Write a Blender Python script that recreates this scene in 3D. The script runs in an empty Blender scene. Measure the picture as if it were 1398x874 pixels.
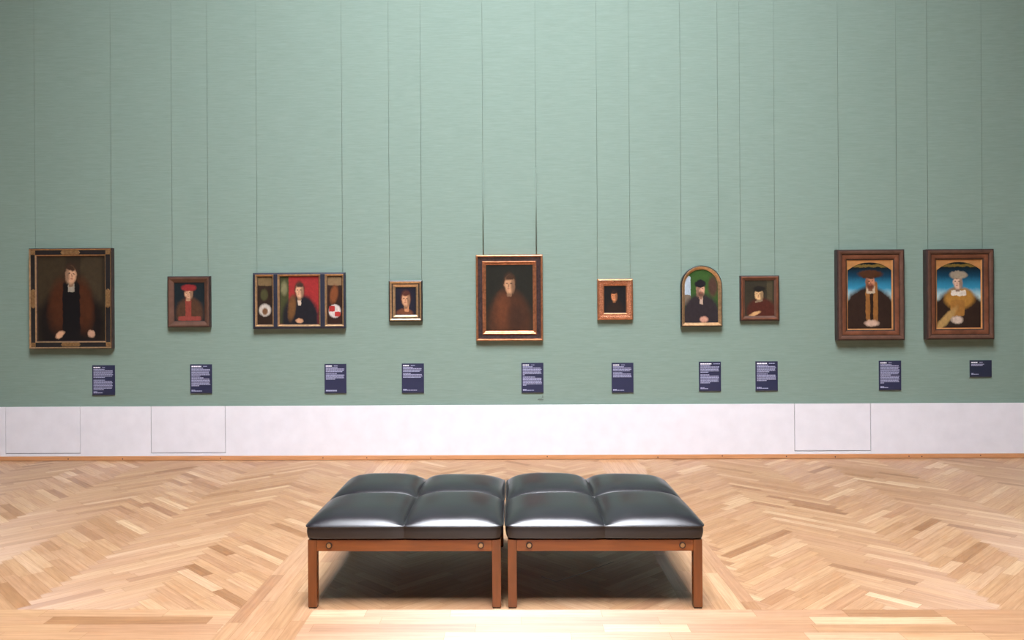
import bpy, bmesh, math, random
from mathutils import Vector, Matrix
random.seed(7)
scene = bpy.context.scene
COL = scene.collection

# ------------------------------------------------------------------ helpers
def lin(c):
    return tuple(((v/255)/12.92 if v/255 <= .04045 else ((v/255+.055)/1.055)**2.4) for v in c[:3]) + (1.0,)

def link(name, me, mat=None, parent=None):
    o = bpy.data.objects.new(name, me)
    COL.objects.link(o)
    if parent is not None:
        o.parent = parent
    if mat is not None and me is not None:
        for m in (mat if isinstance(mat, (list, tuple)) else [mat]):
            me.materials.append(m)
    return o

def from_bm(name, bm, mat=None, parent=None, smooth=False, bevel=0):
    bmesh.ops.recalc_face_normals(bm, faces=bm.faces)
    me = bpy.data.meshes.new(name)
    if smooth:
        for f in bm.faces: f.smooth = True
    bm.to_mesh(me); bm.free()
    o = link(name, me, mat, parent)
    if bevel:
        md = o.modifiers.new('bevel', 'BEVEL'); md.width = bevel; md.segments = 2
        md.limit_method = 'ANGLE'; md.angle_limit = math.radians(40)
    return o

def box(bm, x0, x1, y0, y1, z0, z1):
    v = [bm.verts.new(p) for p in ((x0,y0,z0),(x1,y0,z0),(x1,y1,z0),(x0,y1,z0),(x0,y0,z1),(x1,y0,z1),(x1,y1,z1),(x0,y1,z1))]
    for f in ((0,3,2,1),(4,5,6,7),(0,1,5,4),(1,2,6,5),(2,3,7,6),(3,0,4,7)):
        bm.faces.new([v[i] for i in f])

def tube(bm, pts, r, n=8, closed=False):
    rings = []
    N = len(pts)
    for i, p in enumerate(pts):
        p = Vector(p)
        a = Vector(pts[(i-1) % N]) if (closed or i > 0) else p
        b = Vector(pts[(i+1) % N]) if (closed or i < N-1) else p
        d = (b-a).normalized()
        up = Vector((0,0,1)) if abs(d.z) < .9 else Vector((0,1,0))
        s = d.cross(up).normalized(); t = s.cross(d)
        rings.append([bm.verts.new(p + (s*math.cos(k*2*math.pi/n)+t*math.sin(k*2*math.pi/n))*r) for k in range(n)])
    for i in range(N if closed else N-1):
        A, B = rings[i], rings[(i+1) % N]
        for k in range(n):
            bm.faces.new((A[k], A[(k+1)%n], B[(k+1)%n], B[k]))
    if not closed:
        bm.faces.new(rings[0]); bm.faces.new(rings[-1])

def thing(name, loc, label, cat, group=None):
    o = bpy.data.objects.new(name, None); COL.objects.link(o)
    o.location = loc; o.empty_display_size = .1
    o['label'] = label; o['category'] = cat
    if group: o['group'] = group
    return o

def tag(o, label, cat, group=None):
    o['label'] = label; o['category'] = cat
    if group: o['group'] = group
    return o

def struct(o):
    o['kind'] = 'structure'; return o

# ------------------------------------------------------------------ node materials
class NT:
    def __init__(s, name):
        s.m = bpy.data.materials.new(name); s.m.use_nodes = True
        s.t = s.m.node_tree; s.n = s.t.nodes; s.l = s.t.links
        s.b = s.n['Principled BSDF']
    def new(s, ty, **kw):
        n = s.n.new(ty)
        for k, v in kw.items(): setattr(n, k, v)
        return n
    def put(s, sock, v):
        if isinstance(v, bpy.types.NodeSocket): s.l.new(v, sock)
        else: sock.default_value = v
    def math(s, op, a, b=None, c=None, clamp=False):
        n = s.new('ShaderNodeMath', operation=op); n.use_clamp = clamp
        s.put(n.inputs[0], a)
        if b is not None: s.put(n.inputs[1], b)
        if c is not None: s.put(n.inputs[2], c)
        return n.outputs[0]
    def mix(s, fac, a, b, mode='MIX'):
        n = s.new('ShaderNodeMix', data_type='RGBA', blend_type=mode)
        s.put(n.inputs['Factor'], fac); s.put(n.inputs['A'], a) if False else s.put(n.inputs[6], a); s.put(n.inputs[7], b)
        return n.outputs[2]
    def noise(s, vec, scale, detail=3, rough=.5):
        n = s.new('ShaderNodeTexNoise'); n.inputs['Scale'].default_value = scale
        n.inputs['Detail'].default_value = detail; n.inputs['Roughness'].default_value = rough
        if vec is not None: s.l.new(vec, n.inputs['Vector'])
        return n.outputs['Fac'], n.outputs['Color']
    def mapping(s, vec, scale=(1,1,1), loc=(0,0,0)):
        n = s.new('ShaderNodeMapping'); n.inputs['Scale'].default_value = scale; n.inputs['Location'].default_value = loc
        s.l.new(vec, n.inputs['Vector']); return n.outputs[0]
    def coord(s, which='Object'):
        return s.new('ShaderNodeTexCoord').outputs[which]
    def ramp(s, fac, stops):
        n = s.new('ShaderNodeValToRGB'); e = n.color_ramp.elements
        while len(e) < len(stops): e.new(.5)
        for el, (p, c) in zip(e, stops): el.position = p; el.color = c
        s.l.new(fac, n.inputs[0]); return n.outputs[0]
    def bump(s, h, strength=.2, dist=.01):
        n = s.new('ShaderNodeBump'); n.inputs['Strength'].default_value = strength; n.inputs['Distance'].default_value = dist
        s.l.new(h, n.inputs['Height']); s.l.new(n.outputs[0], s.b.inputs['Normal'])
    def set(s, **kw):
        names = dict(rough='Roughness', metal='Metallic', spec='Specular IOR Level', coat='Coat Weight', coat_rough='Coat Roughness', aniso='Anisotropic', color='Base Color', sheen='Sheen Weight')
        for k, v in kw.items(): s.put(s.b.inputs[names[k]], v)
        return s

def mat_plain(name, c, rough=.6, metal=0, var=.12, scale=14, stretch=(1,1,1), bump=0, **kw):
    t = NT(name); co = t.mapping(t.coord(), stretch)
    f, _ = t.noise(co, scale, 4)
    c = lin(c)
    a = tuple(min(1, v*(1+var)) for v in c[:3])+(1,); b = tuple(v*(1-var) for v in c[:3])+(1,)
    t.set(color=t.ramp(f, [(.3, b), (.7, a)]), rough=rough, metal=metal, **kw)
    if bump: t.bump(f, bump)
    return t.m

# wall covering: sage green fabric with fine horizontal threads
def mat_wall():
    t = NT('green_fabric_wall'); co = t.coord()
    f1, _ = t.noise(t.mapping(co, (1.2, 1, 26)), 3.0, 5, .6)
    f2, _ = t.noise(t.mapping(co, (5, 1, 150)), 2.0, 3, .6)
    f3, _ = t.noise(t.mapping(co, (1, 1, .5)), .5, 2)
    f = t.math('ADD', t.math('MULTIPLY', f1, .5), t.math('MULTIPLY', f2, .5))
    c = t.ramp(f, [(.36, lin((119,138,128))), (.66, lin((133,152,142)))])
    c = t.mix(t.math('MULTIPLY', f3, .25), c, lin((122,145,130)))
    t.set(color=c, rough=.7, spec=.12)
    t.bump(f, .15, .004)
    return t.m

def mat_wood_floor():
    t = NT('oak_parquet')
    uv = t.new('ShaderNodeUVMap'); uv.uv_map = 'UVMap'; uvo = uv.outputs[0]
    at = t.new('ShaderNodeAttribute'); at.attribute_name = 'tint'
    g1, _ = t.noise(t.mapping(uvo, (2.2, 55, 1)), 1.0, 5, .6)
    g2, _ = t.noise(t.mapping(uvo, (7, 190, 1)), 1.0, 3, .55)
    k, _ = t.noise(t.mapping(uvo, (5, 9, 1)), 1.2, 3, .6)
    base = t.ramp(at.outputs['Fac'], [(0, lin((134,95,64))), (.16, lin((154,114,80))), (.45, lin((172,134,99))), (.75, lin((182,147,112))), (1, lin((200,170,136)))])
    g = t.math('ADD', t.math('MULTIPLY', g1, .65), t.math('MULTIPLY', g2, .35))
    sh = t.ramp(g, [(.34, (.74,.66,.59,1)), (.62, (1.08,1.09,1.09,1))])
    hue = t.math('FRACT', t.math('MULTIPLY', at.outputs['Fac'], 37.3))
    base = t.mix(t.math('MULTIPLY', hue, .4), base, lin((166,125,100)))
    c = t.mix(1.0, base, sh, 'MULTIPLY')
    dirty = t.math('MULTIPLY', t.math('SUBTRACT', k, .55, clamp=True), 1.2)
    c = t.mix(dirty, c, lin((176,116,70)))
    co = t.coord()
    w, _ = t.noise(co, 1.3, 3)
    rough = t.math('ADD', .40, t.math('MULTIPLY', w, .14))
    tg = t.new('ShaderNodeTangent'); tg.direction_type = 'UV_MAP'; tg.uv_map = 'UVMap'
    t.set(color=c, rough=rough, spec=1.0, aniso=.95)
    t.b.inputs['Anisotropic Rotation'].default_value = .25
    t.l.new(tg.outputs[0], t.b.inputs['Tangent'])
    t.bump(g, .06, .002)
    return t.m

def mat_leather():
    t = NT('black_leather'); co = t.coord()
    f, _ = t.noise(co, 90, 3, .6)
    f2, _ = t.noise(co, 7, 3, .5)
    h = t.math('ADD', t.math('MULTIPLY', f, .12), f2)
    t.set(color=t.ramp(f2, [(.3, lin((22,20,25))), (.7, lin((29,26,32)))]), rough=.31, spec=.5, coat=.22, coat_rough=.24)
    t.bump(h, .10, .012)
    return t.m

M = {}
M['wall'] = mat_wall()
M['floor'] = mat_wood_floor()
M['gap'] = mat_plain('floor_joint', (150,108,72), .7)
M['plinth'] = mat_plain('white_stone_plinth', (222,220,226), .5, var=.035, scale=7, bump=.02, spec=.4)
M['groove'] = mat_plain('panel_joint', (120,118,120), .8, var=.02)
M['oakbase'] = mat_plain('oak_baseboard', (196,140,96), .38, var=.14, scale=3, stretch=(1.2,1,30))
M['ceiling'] = mat_plain('white_plaster', (214,212,206), .8, var=.02)
M['leather'] = mat_leather()
M['legwood'] = mat_plain('teak_vertical_grain', (120,66,30), .34, var=.22, scale=5, stretch=(9,9,.8), bump=.03)
M['railwood'] = mat_plain('teak_horizontal_grain', (140,78,36), .34, var=.20, scale=5, stretch=(.8,9,9), bump=.03)
M['sidewood'] = mat_plain('teak_side_grain', (126,70,34), .34, var=.20, scale=5, stretch=(9,.8,9), bump=.03)
M['rubber'] = mat_plain('black_rubber', (28,26,25), .8)
M['brass'] = mat_plain('aged_brass', (176,146,110), .28, 1, var=.15)
M['cord'] = mat_plain('painted_cord', (122,141,129), .7, var=.03)
M['sleeve'] = mat_plain('dark_grey_sleeve', (104,120,108), .55, var=.03)
M['navy'] = mat_plain('navy_placard', (33,38,68), .5, var=.05, scale=4)
M['navydark'] = mat_plain('dark_blue_placard', (28,36,58), .5, var=.05, scale=4)
M['placedge'] = mat_plain('placard_edge', (58,56,62), .6, var=.03)
M['print'] = mat_plain('pale_printing', (160,162,190), .7, var=.04)
M['printbold'] = mat_plain('white_printing', (236,236,242), .7, var=.02)
M['sticker'] = mat_plain('grey_print', (92,104,96), .7, var=.05)
# frames
M['blackw'] = mat_plain('ebonised_wood', (34,31,32), .35, var=.25, scale=30)
M['navyw'] = mat_plain('dark_navy_paint', (34,38,54), .42, var=.15, scale=20)
M['gilt'] = mat_plain('bright_gilding', (200,164,124), .30, .75, var=.2, scale=40)
M['giltdull'] = mat_plain('worn_gilding', (160,124,84), .45, .6, var=.3, scale=60, bump=.3)
M['copper'] = mat_plain('red_gold_leaf', (186,124,88), .34, .7, var=.28, scale=34)
M['brownw'] = mat_plain('walnut_moulding', (94,66,54), .36, var=.25, scale=12)
M['brownred'] = mat_plain('reddish_walnut', (106,64,44), .34, var=.35, scale=10)
M['browndark'] = mat_plain('dark_walnut', (52,36,34), .4, var=.3, scale=20)
M['tortoise'] = mat_plain('mottled_dark_veneer', (56,42,42), .3, var=.6, scale=45)
M['carved'] = mat_plain('carved_red_gold', (184,122,88), .42, .45, var=.4, scale=110, bump=.5)
M['spandrel'] = mat_plain('ochre_gold', (190,136,82), .42, .3, var=.12, scale=18)

# ------------------------------------------------------------------ camera
cam = bpy.data.cameras.new('camera'); co = bpy.data.objects.new('camera', cam); COL.objects.link(co)
F = 1087.0; CX, CY = 682.0, 425.0; H = 1.51; D = 8.126
th, ro = .01645, .0061
fw = Vector((-math.sin(th), math.cos(th), 0)); R0 = Vector((math.cos(th), math.sin(th), 0)); U0 = Vector((0,0,1))
Rv = R0*math.cos(ro)-U0*math.sin(ro); Uv = R0*math.sin(ro)+U0*math.cos(ro)
mw = Matrix(((Rv.x,Uv.x,-fw.x,0),(Rv.y,Uv.y,-fw.y,-D),(Rv.z,Uv.z,-fw.z,H),(0,0,0,1)))
co.matrix_world = mw
cam.sensor_width = 36; cam.lens = F/1398*36
cam.shift_x = (699-CX)/1398; cam.shift_y = -(437-CY)/1398
cam.clip_end = 200
scene.camera = co

# ------------------------------------------------------------------ the room
XL, XR, YB, HC = -8.2, 8.2, -15.5, 10.5
def slab(name, x0,x1,y0,y1,z0,z1, mat):
    bm = bmesh.new(); box(bm, x0,x1,y0,y1,z0,z1)
    return struct(from_bm(name, bm, mat))
slab('wall_back', XL,XR, 0,.2, .0,HC, M['wall'])
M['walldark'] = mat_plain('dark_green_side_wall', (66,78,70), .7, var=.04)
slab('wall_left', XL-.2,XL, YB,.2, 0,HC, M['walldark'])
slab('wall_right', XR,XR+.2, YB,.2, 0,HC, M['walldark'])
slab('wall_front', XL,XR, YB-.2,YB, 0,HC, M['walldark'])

# ceiling with a rectangular laylight opening
LX0, LX1, LY0, LY1 = -2.2, 2.2, -10.0, -3.8
bm = bmesh.new()
box(bm, XL-.2, XR+.2, YB-.2, LY0, HC, HC+.25); box(bm, XL-.2, XR+.2, LY1, .2, HC, HC+.25)
box(bm, XL-.2, LX0, LY0, LY1, HC, HC+.25); box(bm, LX1, XR+.2, LY0, LY1, HC, HC+.25)
struct(from_bm('ceiling', bm, M['ceiling']))
# laylight glass: daylight comes through the frosted panes
t = NT('daylit_frosted_glass')
t.set(color=(.8,.8,.8,1), rough=.5)
t.b.inputs['Emission Color'].default_value = (.94, .97, 1.04, 1)
t.b.inputs['Emission Strength'].default_value = 60
bm = bmesh.new(); box(bm, LX0, LX1, LY0, LY1, HC+.62, HC+.64)
struct(from_bm('window_1', bm, t.m))
bm = bmesh.new()
nx, ny = 6, 5
for i in range(nx+1):
    x = LX0+(LX1-LX0)*i/nx; box(bm, x-.02, x+.02, LY0, LY1, HC+.02, HC+.60)
for j in range(ny+1):
    y = LY0+(LY1-LY0)*j/ny; box(bm, LX0, LX1, y-.02, y+.02, HC+.45, HC+.59)
M['fin'] = mat_plain('grey_light_baffle', (96,96,98), .7, var=.03)
struct(from_bm('added_light_baffles', bm, M['fin']))  # unseen deep fins, added so the light falls off towards the wall ends
bm = bmesh.new()
for a in ((LX0-.1,LX0,LY0-.1,LY1+.1),(LX1,LX1+.1,LY0-.1,LY1+.1),(LX0,LX1,LY0-.1,LY0),(LX0,LX1,LY1,LY1+.1)): box(bm, *a, HC+.251, HC+.8)
struct(from_bm('trim_5', bm, M['fin']))

# white plinth with flush access panels
PT = .555
bm = bmesh.new()
box(bm, XL, XR, -.012, 0, .045, PT-.004)
pl = struct(from_bm('trim_1', bm, M['groove']))
doors = [(-5.218,-4.448), (-3.711,-2.950), (2.847,3.606)]
edges = [XL+.012]+[v for d in doors for v in d]+[XR-.012]
g = .005
bm = bmesh.new()
for i in range(0, len(edges)-1, 2):
    a = edges[i]; b = edges[i+1]
    box(bm, a+(g if i else 0), b-(g if i < len(edges)-2 else 0), -.026, -.0125, .046, PT)
for a, b in doors:
    box(bm, a-g, b+g, -.026, -.0125, .046, .072)
from_bm('plinth_facing', bm, M['plinth'], pl, bevel=.002)
for a, b in doors:
    bm = bmesh.new(); box(bm, a+.001, b-.001, -.024, -.0125, .080, PT)
    from_bm('access_panel', bm, M['plinth'], pl, bevel=.0015)
for nm, x0, x1 in (('trim_2', XL, XL+.02), ('trim_3', XR-.02, XR)):
    bm = bmesh.new(); box(bm, x0, x1, YB, -.03, .045, PT)
    struct(from_bm(nm, bm, M['plinth']))
# oak baseboard
bm = bmesh.new(); box(bm, XL+.02, XR-.02, -.032, -.0, .002, .046)
bb = struct(from_bm('baseboard_back', bm, M['oakbase'], bevel=.004))
bm = bmesh.new()
for x in (-4.55,-4.02,-3.0,-1.9,-1.45,-.8,.35,1.5,2.1,2.75,3.2,3.95,4.15,4.72):
    r = bmesh.ops.create_cone(bm, cap_ends=True, segments=8, radius1=.006, radius2=.006, depth=.003,
        matrix=Matrix.Translation((x+random.uniform(-.05,.05), -.0325, .024+random.uniform(-.006,.008))) @ Matrix.Rotation(math.pi/2, 4, 'X'))
from_bm('screw_head', bm, M['browndark'], bb)

# ------------------------------------------------------------------ parquet floor
def clip(poly, x0, x1, y0, y1):
    for ax, lim, sg in ((0,x0,1),(0,x1,-1),(1,y0,1),(1,y1,-1)):
        out = []
        for i in range(len(poly)):
            a, b = poly[i], poly[(i+1)%len(poly)]
            da, db = (a[ax]-lim)*sg, (b[ax]-lim)*sg
            if da >= 0: out.append(a)
            if (da >= 0) != (db >= 0):
                k = da/(da-db); out.append((a[0]+(b[0]-a[0])*k, a[1]+(b[1]-a[1])*k))
        poly = out
        if len(poly) < 3: return None
    return poly
bmf = bmesh.new()
uvl = bmf.loops.layers.uv.new('UVMap')
tl = bmf.faces.layers.float.new('tint')
def plank(origin, ax, L, W, region, tint):
    """a plank from origin along unit vector ax (length L), width W to its left"""
    px = Vector(ax); py = Vector((-px.y, px.x)); o = Vector(origin); e = .0007
    quad = [o+px*e+py*e, o+px*(L-e)+py*e, o+px*(L-e)+py*(W-e), o+px*e+py*(W-e)]
    poly = clip([(p.x, p.y) for p in quad], *region)
    if not poly: return
    # drop slivers
    ar = abs(sum(poly[i][0]*poly[(i+1)%len(poly)][1]-poly[(i+1)%len(poly)][0]*poly[i][1] for i in range(len(poly))))/2
    if ar < 2e-5: return
    vs = [bmf.verts.new((p[0], p[1], 0)) for p in poly]
    try: f = bmf.faces.new(vs)
    except ValueError: return
    f[tl] = tint
    ou, ov = random.uniform(0,50), random.uniform(0,50)
    for lp in f.loops:
        d = Vector((lp.vert.co.x, lp.vert.co.y))-o
        lp[uvl].uv = (d.dot(px)+ou, d.dot(py)+ov)
    f.normal_update()
    if f.normal.z < 0: f.normal_flip()
def tint():
    r = random.random()
    if r < .09: return random.uniform(.05,.22)
    if r < .22: return random.uniform(.72,.95)
    return random.uniform(.3,.68)
def herring(region, xpeak, L=.82, W=.0683):
    x0, x1, y0, y1 = region; s = 1/math.sqrt(2)
    ua, va = (s, s), (-s, s)
    off = xpeak-(L-W/2)*s
    def world(u, v): return (off+(u-v)*s, y0-1+(u+v)*s)
    for m in range(-12, 13):
        for k in range(-300, 420):
            for kind in (0, 1):
                if kind == 0: u, v, ax = m*2*L+k*W, k*W, ua
                else: u, v, ax = m*2*L+L+(k+1)*W, (k+1)*W-L, va
                ox, oy = world(u, v)
                if ox < x0-1.2 or ox > x1+1.2 or oy < y0-1.2 or oy > y1+.4: continue
                # the long run is laid from two or three boards
                cuts = sorted([0, L, L*random.choice((.33,.42,.5,.5,.6,.68))])
                for a, b in zip(cuts[:-1], cuts[1:]):
                    plank((ox+ax[0]*a, oy+ax[1]*a), ax, b-a, W, region, tint())
def rows(region, along, W, lens=(.42,.62,.75)):
    x0, x1, y0, y1 = region
    n = max(1, round(((y1-y0) if along == 'x' else (x1-x0))/W)); W = ((y1-y0) if along == 'x' else (x1-x0))/n
    for i in range(n):
        p = (x0 if along == 'x' else y0)-random.uniform(0,.6)
        while p < (x1 if along == 'x' else y1):
            L = random.choice(lens)*random.uniform(.9,1.1)
            if along == 'x': plank((p, y0+i*W), (1,0), L, W, region, tint())
            else: plank((x0+(i+1)*W, p), (0,1), L, W, region, tint())
            p += L
YF = -4.099
herring((XL, -1.40, YF, 0), -3.11)
herring((1.245, XR, YF, 0), 3.03)
herring((-1.02, .86, YF, 0), -.08)
rows((-1.40, -1.02, YB, 0), 'y', .076, (.5,.7,.9))
rows((.86, 1.245, YF, 0), 'y', .077, (.5,.7,.9))
rows((-1.02, XR, YB, YF), 'x', .094)
rows((XL, -1.40, YB, YF), 'x', .094)
me = bpy.data.meshes.new('floor'); bmf.to_mesh(me); bmf.free()
fl = struct(link('floor', me, M['floor']))
bm = bmesh.new(); box(bm, XL-.2, XR+.2, YB-.2, .2, -.12, -.0012)
from_bm('subfloor', bm, M['gap'], fl)

bm = bmesh.new(); sp = ((.155,-3.60),(.235,-3.68),(.385,-3.55),(.53,-3.40),(.60,-3.33))
for a, b in zip(sp[:-1], sp[1:]):
    a = Vector(a); b = Vector(b); n = Vector((-(b-a).y, (b-a).x)).normalized()*.0035
    bm.faces.new([bm.verts.new((p.x, p.y, .0004)) for p in (a-n, b-n, b+n, a+n)])
from_bm('floor_dark_line', bm, M['browndark'], fl)  # thin dark bent line laid over the boards in short strips

# ------------------------------------------------------------------ benches
def cushion_bm(W, Dp):
    bm = bmesh.new()
    nx = ny = 56
    z_edge, crown = .4205, .060
    def side(u):   # cell coordinate -1..1
        return (u*2 % 1.0)*2-1 if u < 1 else 1.0
    def puff(s): return max(0, 1-abs(s)**4.2)**.62
    us = [.5*(1-math.cos(math.pi*i/14))*.5 for i in range(15)]; us = us+[.5+u for u in us[1:]]
    grid = []
    for j, v in enumerate(us):
        row = []
        for i, u in enumerate(us):
            s = 4*u-1 if u <= .5 else 4*u-3; t = 4*v-1 if v <= .5 else 4*v-3
            ex = min(u, 1-u)*2; ey = min(v, 1-v)*2
            seam = .014*min(1, ex*3)*min(1, ey*3)
            P = puff(s)*puff(t)
            z = z_edge+seam+crown*P*(1-.1*math.sin(3*u+5*v))
            # gathered dips where the seams meet the edge
            x = (u-.5)*W; y = (v-.5)*Dp
            # slight outward swell at the rim, pinched at the seams and corners
            bx = .005*puff(t)*(1 if (i in (0, len(us)-1)) else 0); by = .008*puff(s)*(1 if (j in (0, len(us)-1)) else 0)
            x += bx*(1 if u > .5 else -1); y += by*(1 if v > .5 else -1)
            rc = .02   # rounded plan corners
            cxx, cyy = W/2-rc, Dp/2-rc
            if abs(x) > cxx and abs(y) > cyy:
                d = Vector((abs(x)-cxx, abs(y)-cyy))
                if d.length > rc: d = d.normalized()*rc
                x = math.copysign(cxx+d.x, x); y = math.copysign(cyy+d.y, y)
            row.append(bm.verts.new((x, y, z)))
        grid.append(row)
    n = len(us)
    for j in range(n-1):
        for i in range(n-1):
            bm.faces.new((grid[j][i], grid[j][i+1], grid[j+1][i+1], grid[j+1][i]))
    rim = [grid[0][i] for i in range(n)]+[grid[j][n-1] for j in range(1,n)]+[grid[n-1][i] for i in range(n-2,-1,-1)]+[grid[j][0] for j in range(n-2,0,-1)]
    prev = rim
    rimco = [v.co.copy() for v in rim]
    for k, (z, grow) in enumerate(((.412,-.002),(.395,.001),(.370,-.002),(.3555,-.006),(.3515,-.016))):
        ring = []
        for v in rim:
            c = v.co; l = Vector((c.x, c.y)); 
            gx = c.x*(1+grow*2/W); gy = c.y*(1+grow*2/Dp)
            ring.append(bm.verts.new((gx, gy, z)))
        for i in range(len(rim)):
            bm.faces.new((prev[i], prev[(i+1)%len(rim)], ring[(i+1)%len(rim)], ring[i]))
        prev = ring
    bm.faces.new(prev)
    return bm, rimco

def leg_bm(x, y):
    bm = bmesh.new(); box(bm, x-.0225, x+.0225, y-.0225, y+.0225, .006, .3495)
    return bm

def make_bench(W, Dp):
    root = thing('bench', (0,0,0), '', 'bench')
    hx, hy = W/2-.0225, Dp/2-.0225
    for sx in (-1, 1):
        for sy in (-1, 1):
            l = from_bm('leg', leg_bm(sx*hx, sy*hy), M['legwood'], root, bevel=.002)
            bm = bmesh.new(); box(bm, sx*hx-.0195, sx*hx+.0195, sy*hy-.0195, sy*hy+.0195, 0, .0065)
            from_bm('foot_pad', bm, M['rubber'], l)
    for sy in (-1, 1):
        bm = bmesh.new(); box(bm, -hx+.0228, hx-.0228, sy*(Dp/2-.002)-(.026 if sy > 0 else 0), sy*(Dp/2-.002)+(.026 if sy < 0 else 0), .2915, .3490)
        r = from_bm('rail', bm, M['railwood'], root, bevel=.0015)
        for bx in (-W/2+.109, W/2-.101):
            bm = bmesh.new()
            m4 = Matrix.Translation((bx, sy*(Dp/2-.002+.003), .3215)) @ Matrix.Rotation(math.pi/2, 4, 'X')
            bmesh.ops.create_cone(bm, cap_ends=True, segments=24, radius1=.0125, radius2=.0115, depth=.009, matrix=m4)
            b = from_bm('bolt', bm, M['brass'], r, bevel=.002)
            bm = bmesh.new(); bmesh.ops.create_cone(bm, cap_ends=True, segments=24, radius1=.0165, radius2=.0165, depth=.003, matrix=m4)
            from_bm('bolt_washer', bm, M['browndark'], r)
            bm = bmesh.new()
            box(bm, bx-.012, bx+.012, sy*(Dp/2+.0035)-.0008, sy*(Dp/2+.0035)+.0008, .3205, .3225)
        bm.free()
    for sx in (-1, 1):
        bm = bmesh.new(); box(bm, sx*(W/2-.002)-(.026 if sx > 0 else 0), sx*(W/2-.002)+(.026 if sx < 0 else 0), -hy+.0228, hy-.0228, .2915, .3490)
        from_bm('rail', bm, M['sidewood'], root, bevel=.0015)
    bm = bmesh.new(); box(bm, -W/2+.03, W/2-.03, -Dp/2+.03, Dp/2-.03, .325, .348)
    from_bm('base_board', bm, M['browndark'], root)
    bm, rim = cushion_bm(W+.0165, Dp+.012)
    c = from_bm('cushion', bm, M['leather'], root, smooth=True)
    md = c.modifiers.new('sub', 'SUBSURF'); md.levels = 2; md.render_levels = 2
    bm = bmesh.new(); tube(bm, [(v.x*1.0, v.y*1.0, v.z-.002) for v in rim], .0042, 8, True)
    from_bm('piping', bm, M['leather'], c, smooth=True)
    # stitched seams with their twin welts crossing the top
    for k, (a, b) in enumerate((((0,-1),(0,1)), ((-1,0),(1,0)))):
        bm = bmesh.new()
        pts = []
        for i in range(33):
            q = -1+2*i/32; e = 1-abs(q)
            pts.append((a[0]*0+q*(W/2+.005)*(1 if k else 0), q*(Dp/2+.005)*(0 if k else 1), .4215+.014*min(1, e*3)-.001))
        tube(bm, pts, .0045, 6)
        from_bm('seam_welt', bm, M['leather'], c, smooth=True)
    return root

def copy_tree(o, parent=None):
    c = o.copy(); COL.objects.link(c)
    if parent is not None: c.parent = parent
    for ch in list(o.children):
        copy_tree(ch, c)
    return c

BW, BD = .984, 1.10
b1 = make_bench(BW, BD)
b2 = copy_tree(b1)
b1.location = (-.5595, -4.085+BD/2, 0)
b2.location = (.460, -4.085+BD/2, 0)
b1['label'] = 'left-hand square bench of the pushed-together pair, black leather cushion on teak-coloured legs'
b2['label'] = 'right-hand square bench of the pushed-together pair, black leather cushion on teak-coloured legs'
for b in (b1, b2): b['group'] = 'padded leather benches in the middle of the gallery floor'

# ------------------------------------------------------------------ picture stand-ins
def picture(name, bg, layers, wob=.075):
    """a painted panel: soft brushed patches of colour over a ground. u,v run 0..1"""
    t = NT(name); uv = t.new('ShaderNodeUVMap').outputs[0]
    nf, nc = t.noise(uv, 11, 6, .68)
    sub = t.new('ShaderNodeVectorMath', operation='SUBTRACT'); t.l.new(nc, sub.inputs[0]); sub.inputs[1].default_value = (.5,.5,.5)
    scl = t.new('ShaderNodeVectorMath', operation='SCALE'); t.l.new(sub.outputs[0], scl.inputs[0]); scl.inputs['Scale'].default_value = wob
    add = t.new('ShaderNodeVectorMath', operation='ADD'); t.l.new(uv, add.inputs[0]); t.l.new(scl.outputs[0], add.inputs[1])
    sep = t.new('ShaderNodeSeparateXYZ'); t.l.new(add.outputs[0], sep.inputs[0]); U, V = sep.outputs[0], sep.outputs[1]
    if isinstance(bg, list): col = t.ramp(V, [(p, lin(c)) for p, c in bg])
    else: col = t.mix(nf, tuple(v*.5 for v in lin(bg)[:3])+(1,), tuple(v*1.5 for v in lin(bg)[:3])+(1,))
    for (kind, cx, cy, rx, ry, rot, soft, c) in layers:
        soft = min(.9, soft*1.7)
        dx = t.math('SUBTRACT', U, cx); dy = t.math('SUBTRACT', V, cy)
        if rot:
            ca, sa = math.cos(rot), math.sin(rot)
            ex = t.math('ADD', t.math('MULTIPLY', dx, ca), t.math('MULTIPLY', dy, sa))
            ey = t.math('SUBTRACT', t.math('MULTIPLY', dy, ca), t.math('MULTIPLY', dx, sa)); dx, dy = ex, ey
        p = 2 if kind == 'e' else 8
        a = t.math('POWER', t.math('ABSOLUTE', t.math('DIVIDE', dx, rx)), p)
        b = t.math('POWER', t.math('ABSOLUTE', t.math('DIVIDE', dy, ry)), p)
        r = t.math('ADD', a, b)
        m = t.math('DIVIDE', t.math('SUBTRACT', 1+soft, r), 2*soft, clamp=True)
        cc = lin(c)
        cv = t.mix(nf, tuple(v*.45 for v in cc[:3])+(1,), tuple(min(1, v*1.45) for v in cc[:3])+(1,))
        col = t.mix(m, col, cv)
    t.set(color=col, rough=.38, spec=.35)
    return t.m

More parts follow.
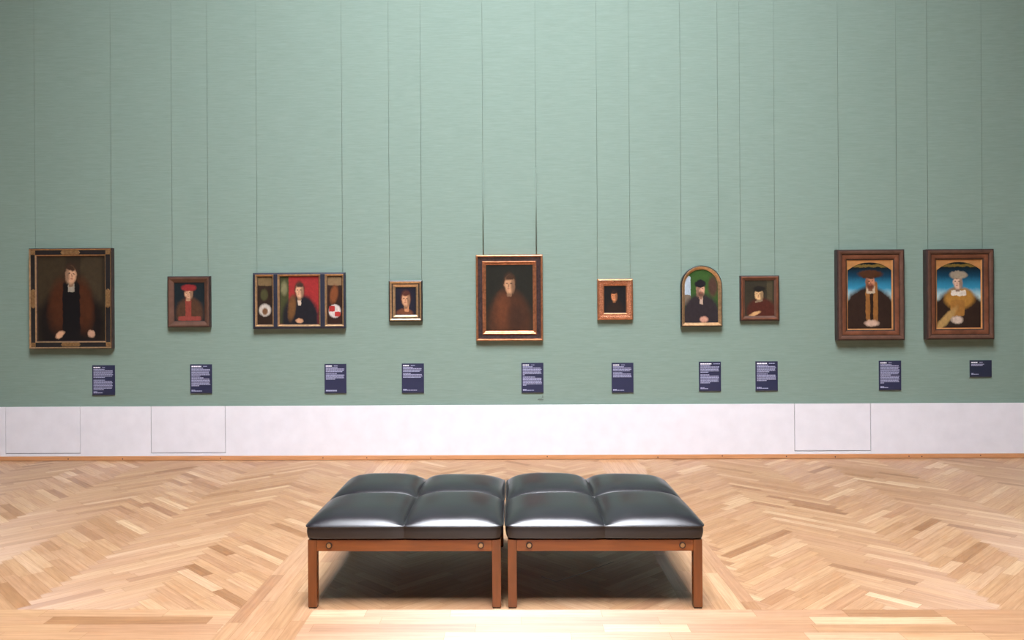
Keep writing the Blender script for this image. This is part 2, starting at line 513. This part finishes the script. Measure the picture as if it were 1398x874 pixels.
SKIN = (204,158,124)
def head(cx, cy, rx, ry, skin=SKIN, hair=(58,40,30), side=1, beard=None, capped=False):
    d = tuple(int(v*.66) for v in skin); k = tuple(int(v*.42) for v in skin)
    L = []
    if not capped: L.append(('e',cx,cy+ry*.22,rx*1.3,ry*1.15,0,.25,hair))
    L += [('b',cx,cy-ry*1.05,rx*.5,ry*.35,0,.4,d), ('e',cx,cy,rx,ry,0,.22,skin), ('e',cx+side*rx*.72,cy-ry*.1,rx*.4,ry*.8,0,.6,d)]
    L.append(('e',cx+side*rx*.1,cy+ry*.82,rx*.92,ry*.34,side*.15,.3,hair))
    if beard: L.append(('e',cx-side*rx*.05,cy-ry*.68,rx*.75,ry*.42,0,.4,beard))
    L += [('e',cx-side*rx*.5,cy+ry*.12,rx*.2,ry*.07,0,.6,k), ('e',cx+side*rx*.3,cy+ry*.12,rx*.22,ry*.07,0,.6,k),
          ('e',cx-side*rx*.12,cy-ry*.16,rx*.09,ry*.22,0,.8,d), ('e',cx-side*rx*.12,cy-ry*.48,rx*.28,ry*.06,0,.6,(150,84,70))]
    return L
P = {}
P[1] = picture('dark_panel_with_seated_figure', (46,38,28), [
    ('b',.2,.8,.22,.4,0,.5,(58,48,34)), ('b',.8,.75,.16,.35,0,.5,(62,52,38)),
    ('e',.5,.2,.5,.44,0,.15,(22,18,18)), ('e',.33,.42,.17,.32,-.12,.3,(70,38,22)), ('e',.68,.42,.15,.32,.12,.3,(70,38,22)),
    ('b',.5,.3,.13,.4,0,.15,(20,18,20)), ('b',.5,.63,.05,.05,0,.4,(150,140,124)), *head(.5,.78,.078,.1,side=-1), ('e',.33,.07,.07,.035,.4,.3,SKIN), ('e',.8,.08,.05,.045,0,.3,(190,150,124))])
P[2] = picture('teal_panel_with_red_hatted_figure', (24,34,38), [
    ('e',.5,.2,.46,.42,0,.15,(78,54,40)), ('b',.46,.36,.1,.3,0,.25,(134,62,52)), *head(.47,.72,.13,.14),
    ('e',.48,.87,.25,.09,.0,.2,(134,42,44)), ('b',.5,.06,.38,.06,0,.3,(140,66,58)), ('b',.45,.56,.07,.04,0,.3,(170,130,100))])
P[3] = picture('red_panel_with_dark_robed_figure', (142,42,42), [
    ('b',.08,.6,.14,.6,0,.15,(64,66,40)), ('e',.1,.75,.08,.14,0,.4,(120,116,84)),
    ('e',.52,.12,.48,.5,0,.12,(28,28,34)), ('e',.3,.34,.1,.26,-.15,.3,(104,72,42)), ('b',.5,.48,.045,.09,0,.4,(196,178,158)), *head(.5,.7,.1,.145,hair=(60,44,36)), ('e',.5,.07,.1,.05,0,.3,(186,140,106))])
P[31] = picture('dark_wing_with_pale_shield', (40,28,22), [
    ('b',.5,.9,.5,.09,0,.3,(112,92,62)), ('e',.45,.62,.26,.12,0,.3,(72,70,44)), ('e',.5,.3,.42,.13,0,.2,(186,176,164)), ('e',.5,.27,.2,.07,0,.3,(110,76,50))])
P[32] = picture('dark_wing_with_red_and_white_shield', (42,26,22), [
    ('b',.5,.9,.5,.09,0,.3,(124,100,72)), ('e',.45,.62,.3,.18,.3,.3,(116,66,38)), ('e',.5,.27,.42,.14,0,.15,(196,186,180)), ('b',.3,.32,.2,.06,0,.2,(164,48,46)), ('b',.7,.21,.2,.05,0,.2,(164,48,46))])
P[4] = picture('navy_panel_with_head', (26,26,38), [
    ('e',.42,.02,.44,.2,0,.2,(104,62,44)), ('b',.54,.26,.12,.16,0,.2,(186,128,90)), *head(.5,.56,.2,.25,(198,148,112),(80,44,36))])
P[5] = picture('brown_panel_with_plain_figure', (30,30,25), [
    ('e',.5,.1,.46,.5,0,.2,(70,42,28)), ('e',.35,.3,.16,.26,0,.5,(92,52,32)), ('e',.68,.2,.2,.2,0,.5,(58,36,26)),
    *head(.5,.7,.105,.13,(178,134,100),(62,42,30))])
P[6] = picture('black_panel_with_small_head', (22,22,24), [
    ('e',.5,.05,.4,.4,0,.3,(40,28,24)), *head(.46,.62,.14,.18,(198,128,84),(40,28,24))])
P[7] = picture('green_panel_with_capped_figure', (50,80,36), [
    ('b',.06,.66,.12,.22,0,.1,(164,178,190)), ('b',.06,.42,.13,.1,0,.2,(110,98,84)), ('e',.85,.68,.14,.2,0,.3,(74,52,44)),
    ('e',.5,.12,.56,.42,0,.12,(44,38,42)), ('b',.5,.42,.05,.08,0,.4,(180,156,138)), *head(.48,.62,.12,.13,(200,152,126),side=-1,beard=(92,66,52),capped=True), ('e',.47,.73,.17,.075,0,.15,(26,24,30)), ('e',.58,.06,.12,.06,0,.3,(190,140,120))])
P[8] = picture('olive_panel_with_capped_figure', (50,46,36), [
    ('b',.85,.6,.1,.4,0,.5,(74,66,48)), ('e',.56,.14,.5,.36,0,.15,(74,36,28)), *head(.48,.6,.14,.15,(206,168,120),(30,28,26)), ('e',.5,.77,.2,.07,0,.2,(30,28,26)),
    ('b',.48,.42,.13,.03,.2,.4,(130,112,90)), ('e',.34,.06,.2,.05,.3,.3,(196,152,104))])
SKY = [(0,(60,50,34)),(.38,(70,66,44)),(.43,(190,206,200)),(.6,(50,130,160)),(.78,(16,56,78)),(.9,(12,24,30))]
P[9] = picture('blue_sky_panel_with_brown_robed_figure', SKY, [
    ('e',.5,.2,.62,.42,0,.1,(46,32,26)), ('b',.55,.4,.14,.3,0,.2,(134,90,46)), ('b',.55,.4,.035,.3,0,.3,(40,26,20)), ('b',.53,.58,.1,.06,0,.3,(178,160,136)), *head(.52,.69,.1,.095,(182,122,92),side=-1,beard=(90,50,34),capped=True),
    ('e',.52,.81,.28,.06,0,.2,(74,44,26)), ('b',.5,.93,.42,.02,0,.4,(112,92,44)), ('e',.55,.08,.16,.05,0,.3,(190,160,140))])
P[10] = picture('blue_sky_panel_with_gold_dressed_figure', SKY, [
    ('e',.5,.16,.6,.42,0,.1,(44,30,24)), ('e',.52,.44,.34,.16,0,.2,(164,118,52)), ('b',.48,.3,.16,.12,0,.2,(152,106,50)), ('e',.2,.12,.3,.07,.6,.3,(172,138,84)), ('b',.5,.52,.17,.04,0,.3,(206,196,180)), *head(.48,.68,.1,.1,(206,170,146),capped=True),
    ('e',.5,.79,.2,.06,0,.2,(150,136,116)), ('b',.5,.93,.42,.02,0,.4,(112,92,44)), ('e',.46,.12,.13,.06,0,.3,(200,180,164))])

# ------------------------------------------------------------------ frames
PX = 1/134.0
def rect_outline(w, h):
    def f(i):
        return [(-w/2+i,-h/2+i),(w/2-i,-h/2+i),(w/2-i,h/2-i),(-w/2+i,h/2-i)]
    return f
def arch_outline(w, h, n=28):
    def f(i):
        r = w/2-i; zc = h/2-w/2
        pts = [(-r,-h/2+i),(r,-h/2+i)]
        for k in range(n+1):
            a = math.pi*k/n; pts.append((r*math.cos(a), zc+r*math.sin(a)))
        return pts
    return f
def ring(name, parent, out, prof, mat, off=(0,0)):
    """mitred moulding: prof = closed list of (inset, distance from wall)"""
    bm = bmesh.new(); loops = []
    for ins, d in prof:
        loops.append([bm.verts.new((x+off[0], -d, z+off[1])) for x, z in out(ins)])
    n = len(loops[0])
    for a in range(len(loops)):
        A, B = loops[a], loops[(a+1)%len(loops)]
        for k in range(n):
            bm.faces.new((A[k], A[(k+1)%n], B[(k+1)%n], B[k]))
    return from_bm(name, bm, mat, parent)
def band(name, parent, out, a, b, da, db, mat, bulge=0, back=.004, off=(0,0)):
    """front face runs from depth da at inset a to db at inset b (px), optionally rounded"""
    pr = [(a*PX, back), (a*PX, da)]
    if bulge:
        for k in range(1, 6):
            s = k/6; pr.append(((a+(b-a)*s)*PX, da+(db-da)*s+bulge*math.sin(math.pi*s)))
    pr += [(b*PX, db), (b*PX, back)]
    return ring(name, parent, out, pr, mat, off)
def canvas(parent, out, ins, d, mat, off=(0,0), name='painted_panel'):
    pts = out(ins*PX); bm = bmesh.new(); uvl = bm.loops.layers.uv.new('UVMap')
    x0 = min(p[0] for p in pts); x1 = max(p[0] for p in pts); z0 = min(p[1] for p in pts); z1 = max(p[1] for p in pts)
    fr = [bm.verts.new((x+off[0], -d, z+off[1])) for x, z in pts]; bk = [bm.verts.new((x+off[0], -d+.01, z+off[1])) for x, z in pts]
    bm.faces.new(fr); bm.faces.new(bk[::-1]); n = len(pts)
    for k in range(n): bm.faces.new((fr[k], bk[k], bk[(k+1)%n], fr[(k+1)%n]))
    for f in bm.faces:
        for lp in f.loops: lp[uvl].uv = ((lp.vert.co.x-off[0]-x0)/(x1-x0), (lp.vert.co.z-off[1]-z0)/(z1-z0))
    return from_bm(name, bm, mat, parent)
def plate(name, parent, pts, d0, d1, mat, off=(0,0), bevel=0):
    bm = bmesh.new()
    a = [bm.verts.new((x+off[0], -d0, z+off[1])) for x, z in pts]; b = [bm.verts.new((x+off[0], -d1, z+off[1])) for x, z in pts]
    bm.faces.new(a); bm.faces.new(b[::-1]); n = len(pts)
    for k in range(n): bm.faces.new((a[k], a[(k+1)%n], b[(k+1)%n], b[k]))
    return from_bm(name, bm, mat, parent, bevel=bevel)

def painting(x, z, w, h, label):
    return thing('framed_painting', (x, 0, z), label, 'painting', 'old portraits in a row on the green wall')

# 1 large black frame with gilt lines, far left
w, h = .859, 1.030
r = painting(-4.522, 1.666, w, h, 'largest painting, farthest left: seated dark figure in black frame with gold corner plates'); o = rect_outline(w, h)
band('frame', r, o, 0, 1.0, .052, .058, M['browndark']); band('gilt_edge', r, o, 1.0, 2.6, .062, .055, M['gilt'])
band('frame', r, o, 2.6, 8.8, .052, .052, M['blackw']); band('gilt_slip', r, o, 8.8, 10.3, .058, .050, M['gilt'])
band('inner_slip', r, o, 10.3, 11.4, .048, .040, M['browndark']); canvas(r, o, 11.4, .040, P[1])
q = 5.9*PX
for sx in (-1, 1):
    for sz in (-1, 1):
        cx, cz = sx*(w/2-5.9*PX), sz*(h/2-5.9*PX)
        plate('corner_ornament', r, [(cx-q/2,cz-q/2),(cx+q/2,cz-q/2),(cx+q/2,cz+q/2),(cx-q/2,cz+q/2)], .050, .057, M['giltdull'], bevel=.002)
for sx, sz in ((0,1),(0,-1),(1,0),(-1,0)):
    cx, cz = sx*(w/2-5.9*PX), sz*(h/2-5.9*PX); L = 13.5*PX; T = 2.7*PX
    pts = [(-L,0),(-L*.84,-T),(L*.84,-T),(L,0),(L*.84,T),(-L*.84,T)]
    if sx: pts = [(b, -a) for a, b in pts]
    plate('cartouche_ornament', r, [(cx+a, cz+b) for a, b in pts], .050, .058, M['giltdull'], bevel=.002)

# 2 small brown frame
w, h = .439, .523
r = painting(-3.309, 1.625, w, h, 'small portrait of a red-hatted figure in a plain brown frame, second from left'); o = rect_outline(w, h)
band('frame', r, o, 0, 1.6, .040, .050, M['browndark']); band('moulding', r, o, 1.6, 5.2, .050, .043, M['brownw'], .004)
band('moulding', r, o, 5.2, 8.2, .044, .030, M['brownw']); band('inner_slip', r, o, 8.2, 9.0, .030, .024, M['browndark']); canvas(r, o, 9.0, .024, P[2])

# 3 three-part altarpiece portrait
w, h = .942, .571
r = painting(-2.175, 1.630, w, h, 'wide three-part painting in a navy frame, red central panel with narrow side wings'); o = rect_outline(w, h)
band('frame', r, o, 0, 2.4, .050, .056, M['navyw'])
def win(cx, wp, hp, nm, mat, zc):
    ww, hh = wp*PX, hp*PX; oo = rect_outline(ww, hh)
    band('gilt_moulding', r, oo, 0, 2.6, .057, .040, M['gilt'], .004, off=(cx, zc))
    band('inner_slip', r, oo, 2.6, 3.1, .040, .036, M['browndark'], off=(cx, zc))
    canvas(r, oo, 3.1, .034, mat, off=(cx, zc), name=nm)
# wood around the three windows
cxs = [(-.354, 25.4), (0.0, 58.6), (.361, 25.6)]
cells = [(-62.4, -60.2)]
bm = bmesh.new(); zt, zb = h/2-2.4*PX, -h/2+2.4*PX; hh = 71.0*PX; zc0 = .003
xe = [-w/2+2.4*PX]
for cx, wp in cxs: xe += [cx-wp*PX/2, cx+wp*PX/2]
xe.append(w/2-2.4*PX)
for i in range(0, len(xe), 2): box(bm, xe[i], xe[i+1], -.054, -.004, zb, zt)
for cx, wp in cxs:
    box(bm, cx-wp*PX/2, cx+wp*PX/2, -.054, -.004, zc0+hh/2, zt); box(bm, cx-wp*PX/2, cx+wp*PX/2, -.054, -.004, zb, zc0-hh/2)
from_bm('frame', bm, M['navyw'], r)
win(cxs[0][0], cxs[0][1], 71, 'side_panel', P[31], zc0); win(cxs[1][0], cxs[1][1], 71, 'painted_panel', P[3], zc0); win(cxs[2][0], cxs[2][1], 71, 'side_panel', P[32], zc0)

# 4 small black and gold frame
w, h = .341, .416
r = painting(-1.089, 1.620, w, h, 'small close-up head portrait in black frame with two gold bands, left of centre'); o = rect_outline(w, h)
band('frame', r, o, 0, 1.4, .036, .042, M['blackw']); band('gilt_moulding', r, o, 1.4, 4.0, .045, .036, M['gilt'], .002)
band('frame', r, o, 4.0, 5.4, .030, .030, M['blackw']); band('gilt_moulding', r, o, 5.4, 8.8, .040, .028, M['gilt'], .003)
band('inner_slip', r, o, 8.8, 9.6, .024, .022, M['blackw']); canvas(r, o, 9.6, .022, P[4])

# 5 centre portrait
w, h = .679, .875
r = painting(-.032, 1.646, w, h, 'central portrait of brown-clad figure in dark frame with copper edges, hung on dark rods'); o = rect_outline(w, h)
band('copper_edge', r, o, 0, 3.0, .040, .042, M['copper'], .012); band('frame', r, o, 3.0, 8.6, .036, .030, M['tortoise'])
band('copper_moulding', r, o, 8.6, 11.6, .036, .032, M['copper'], .010); band('copper_slip', r, o, 11.6, 13.7, .032, .022, M['copper'], .002)
canvas(r, o, 13.7, .022, P[5])

# 6 small carved frame
w, h = .359, .415
r = painting(1.040, 1.623, w, h, 'smallest picture area, tiny head on black in an ornately carved copper-gold frame'); o = rect_outline(w, h)
band('frame', r, o, 0, 2.2, .038, .048, M['copper'], .002); band('frame', r, o, 2.2, 7.6, .040, .032, M['carved'])
band('copper_slip', r, o, 7.6, 9.3, .036, .028, M['copper'], .002); band('inner_slip', r, o, 9.3, 10.2, .024, .022, M['blackw']); canvas(r, o, 10.2, .022, P[6])
bm = bmesh.new()
def bead(x, z, d, s, sx=1, sz=1):
    bmesh.ops.create_icosphere(bm, subdivisions=1, radius=s, matrix=Matrix.Translation((x, -d, z)) @ Matrix.Diagonal((sx, .7, sz, 1)))
for ins, d, s, stp in ((3.6, .039, .0075, .0165), (6.2, .035, .0055, .0125)):
    a, b = w/2-ins*PX, h/2-ins*PX
    n = int(2*a/stp)
    for k in range(n+1):
        xx = -a+2*a*k/n; bead(xx, b, d, s, 1, 1.25); bead(xx, -b, d, s, 1, 1.25)
    n = int(2*b/stp)
    for k in range(1, n):
        zz = -b+2*b*k/n; bead(a, zz, d, s, 1.25, 1); bead(-a, zz, d, s, 1.25, 1)
from_bm('carved_ornament', bm, M['carved'], r, smooth=True)

# 7 arched frame
w, h = .415, .618
r = painting(1.910, 1.651, w, h, 'round-topped portrait of a black-capped figure in an arched gold frame'); o = arch_outline(w, h)
band('frame', r, o, 0, 1.2, .048, .056, M['blackw']); band('gilt_moulding', r, o, 1.2, 3.4, .058, .052, M['gilt'], .003)
band('gilt_slip', r, o, 3.4, 5.4, .050, .036, M['gilt'], .001); canvas(r, o, 5.4, .034, P[7])

# 8 small reddish brown frame
w, h = .393, .457
r = painting(2.499, 1.626, w, h, 'small portrait in a reddish-brown frame, immediately right of the arched one'); o = rect_outline(w, h)
band('frame', r, o, 0, 1.4, .034, .040, M['browndark']); band('moulding', r, o, 1.4, 4.2, .040, .036, M['brownred'], .007)
band('moulding', r, o, 4.2, 6.6, .036, .024, M['brownw'], .002); canvas(r, o, 6.6, .022, P[8])

# 9, 10 the matching pair
def spandrel(par, ww, hh, d):
    # flat gold corners above a low arch
    bm = bmesh.new(); n = 24; rise = .080; xs = [-ww/2+ww*k/n for k in range(n+1)]
    def za(x): return hh/2-.012-rise*abs(x/(ww/2))**2.3
    for k in range(n):
        a, b = xs[k], xs[k+1]
        v = [bm.verts.new(p) for p in ((a,-d,za(a)),(b,-d,za(b)),(b,-d,hh/2),(a,-d,hh/2))]
        u = [bm.verts.new((q.co.x, -d+.006, q.co.z)) for q in v]
        bm.faces.new(v); bm.faces.new(u[::-1]); bm.faces.new((v[0],v[1],u[1],u[0]))
    return from_bm('spandrel', bm, M['spandrel'], par)
for x, z, w, h, pm, lab in ((3.597, 1.651, .672, .912, P[9], 'brown-robed figure against blue sky, broad wooden frame, second painting from the right end'),
                            (4.487, 1.652, .671, .906, P[10], 'rightmost painting, gold-dressed figure against blue sky in broad wooden frame')):
    r = painting(x, z, w, h, lab); o = rect_outline(w, h)
    band('frame', r, o, 0, 1.8, .070, .078, M['browndark']); band('moulding', r, o, 1.8, 6.2, .080, .070, M['brownw'], .004)
    band('inner_frame', r, o, 6.2, 7.2, .062, .062, M['browndark']); band('moulding', r, o, 7.2, 12.4, .066, .060, M['brownred'], .003)
    band('inner_frame', r, o, 12.4, 14.2, .058, .050, M['browndark']); band('gilt_slip', r, o, 14.2, 15.6, .052, .046, M['spandrel'])
    canvas(r, o, 15.6, .040, pm); spandrel(r, w-31.2*PX, h-31.2*PX, .0455)

# ------------------------------------------------------------------ hanging cords
cx = [-4.913,-4.123,-3.494,-3.124,-2.618,-1.738,-1.257,-.928,-.296,.245,.867,1.197,1.716,2.094,2.316,2.663,3.308,3.892,4.204,4.749]
tops = [2.181,1.887,1.9155,1.828,2.084,1.8305,1.9,1.854,2.107,2.105]
who = ['the large gold-cornered black frame','the red-hatted portrait','the three-part painting','the small black and gold frame','the central portrait',
       'the carved copper frame','the arched frame','the small reddish-brown frame','the brown-robed sky portrait','the rightmost painting']
for i, x in enumerate(cx):
    k = i//2; side = 'left' if i % 2 == 0 else 'right'
    zt = tops[k]-.03
    if k == 6: zt = 1.83
    bm = bmesh.new(); tube(bm, [(x, -.0018, zt), (x, -.0018, HC)], .0016, 8)
    c = from_bm('hanging_cord', bm, M['cord'], smooth=True)
    tag(c, '%s hand thin green cord running up the wall above %s' % (side, who[k]), 'cord', 'thin suspension cords on the green wall')
    if k == 4:
        bm = bmesh.new(); tube(bm, [(x, -.0065, zt), (x, -.0065, 3.03 if i % 2 == 0 else 2.972)], .0062, 10)
        from_bm('sleeve', bm, M['sleeve'], c, smooth=True)['label'] = 'dark grey-green lower rod'

# ------------------------------------------------------------------ wall labels
def blocks(*a): return a
# rows: (top fraction, length fraction, bold)
def para(y0, n, last, full=.86, pitch=.046): return [(y0+pitch*i, (full-random.uniform(0,.05)) if i < n-1 else last, 0) for i in range(n)]
rowsets = [
    [(.055,.30,2),(.055,.42,0),(.125,.5,1)]+para(.17,6,.5)+[(.49,.5,1)]+para(.535,7,.45)+[(.885,.16,1),(.92,.40,0)],
    [(.055,.45,2),(.055,.62,0),(.125,.55,1)]+para(.17,6,.4)+[(.46,.55,1)]+para(.505,6,.35)+[(.89,.16,1),(.92,.48,0)],
    [(.055,.28,2),(.055,.45,0),(.12,.55,1)]+para(.165,3,.75)+[(.33,.52,1)]+para(.375,4,.42)+[(.90,.50,1),(.92,.5,0)],
    [(.055,.26,2),(.055,.45,0),(.12,.44,1)]+para(.165,3,.75)+[(.325,.35,1)]+para(.37,3,.8)+[(.875,.16,1),(.905,.62,0)],
    [(.055,.28,2),(.055,.45,0),(.12,.45,1)]+para(.165,6,.1)+[(.47,.55,1)]+para(.515,6,.16)+[(.895,.16,1),(.92,.5,0)],
    [(.055,.28,2),(.055,.45,0),(.12,.5,1)]+para(.165,3,.78)+[(.325,.42,1)]+para(.37,3,.84)+[(.895,.16,1),(.92,.5,0)],
    [(.055,.5,2),(.055,.8,0),(.12,.45,1)]+para(.165,5,.36)+[(.44,.42,1)]+para(.485,6,.44)+[(.885,.2,1),(.915,.36,0)],
    [(.055,.45,2),(.055,.72,0),(.12,.5,1)]+para(.165,5,.55)+[(.42,.5,1)]+para(.465,5,.44)+[(.885,.2,1),(.915,.5,0)],
    [(.055,.28,2),(.055,.42,0),(.12,.5,1)]+para(.165,7,.8)+[(.48,.46,1)]+para(.525,6,.16)+[(.885,.16,1),(.915,.36,0)],
    [(.1,.28,2),(.1,.44,0),(.22,.58,0),(.30,.52,1),(.78,.12,1),(.84,.34,0)]]
LAB = [(-4.210,.827,.235,.303),(-3.201,.837,.225,.294),(-1.817,.833,.224,.297),(-1.023,.833,.227,.297),(.198,.832,.224,.300),(1.114,.828,.221,.299),
       (2.000,.837,.222,.295),(2.572,.838,.224,.295),(3.814,.839,.223,.293),(4.723,.903,.219,.164)]
def words(bm, x0, z, length, hgt, d):
    x = x0; end = x0+length
    while x < end-.002:
        wl = min(random.uniform(.008,.024), end-x); box(bm, x, x+wl, -d-.0004, -d+.0002, z-hgt, z); x += wl+.0026
for i, ((x, z, w, h), rs) in enumerate(zip(LAB, rowsets)):
    small = i == 9
    lab = ('small half-height dark blue label beside the lower right of the rightmost painting' if small
           else 'navy wall label with pale text below %s' % who[i])
    r = thing('wall_label', (x, 0, z), lab, 'label', 'navy text labels under the paintings')
    bm = bmesh.new(); box(bm, -w/2, w/2, -.008, -.001, -h/2, h/2)
    from_bm('placard', bm, M['navydark' if small else 'navy'], r, bevel=.001)
    bm = bmesh.new(); box(bm, -w/2, w/2, -.0095, -.001, -h/2-.006, -h/2); from_bm('bottom_edge', bm, M['placedge'], r)
    cur = None; prev = None
    def flush(nm, bmx, mat):
        if len(bmx.verts): from_bm(nm, bmx, mat, r)
        else: bmx.free()
    body = bmesh.new(); lastb = None
    for (yf, lf, bold) in rs:
        zz = h/2-yf*h
        if bold == 2:
            t_ = bmesh.new(); words(t_, -w/2+.014, zz, lf*w, .0115, .0082); flush('printed_title', t_, M['printbold']); continue
        if yf in (.055, .1):
            t_ = bmesh.new(); words(t_, -w/2+.014+(.02+rs[0][1]*w), zz-.002, (lf-rs[0][1])*w, .0065, .0082); flush('printed_subtitle', t_, M['print']); continue
        if bold:
            flush('printed_paragraph', body, M['print']); body = bmesh.new()
        words(body, -w/2+.014, zz, lf*w, .0080, .0082)
    flush('printed_paragraph', body, M['print'])

# small grey marks below the middle label
bm = bmesh.new()
box(bm, .000+.022, .030, -.0012, -.0002, .016, .036); box(bm, .014,.036,-.0012,-.0002,.010,.015)
box(bm, -.026, .034, -.0012, -.0002, -.012, -.002); box(bm, -.018,.020,-.0012,-.0002,-.002,.002)
box(bm, -.010, .030, -.0012, -.0002, -.024, -.019)
o = from_bm('wall_mark', bm, M['sticker']); o.location = (.275, 0, .613)
tag(o, 'tiny grey printed mark on the wall just beneath the middle navy label', 'mark')

# ------------------------------------------------------------------ light and view
wd = bpy.data.worlds.new('world'); scene.world = wd; wd.use_nodes = True
wd.node_tree.nodes['Background'].inputs[0].default_value = (.8,.88,1,1); wd.node_tree.nodes['Background'].inputs[1].default_value = .3
vs = scene.view_settings
vs.view_transform = 'Standard'; vs.look = 'None'; vs.gamma = 1; vs.use_curve_mapping = False; vs.exposure = 0.0
scene.cycles.max_bounces = 8; scene.cycles.diffuse_bounces = 5
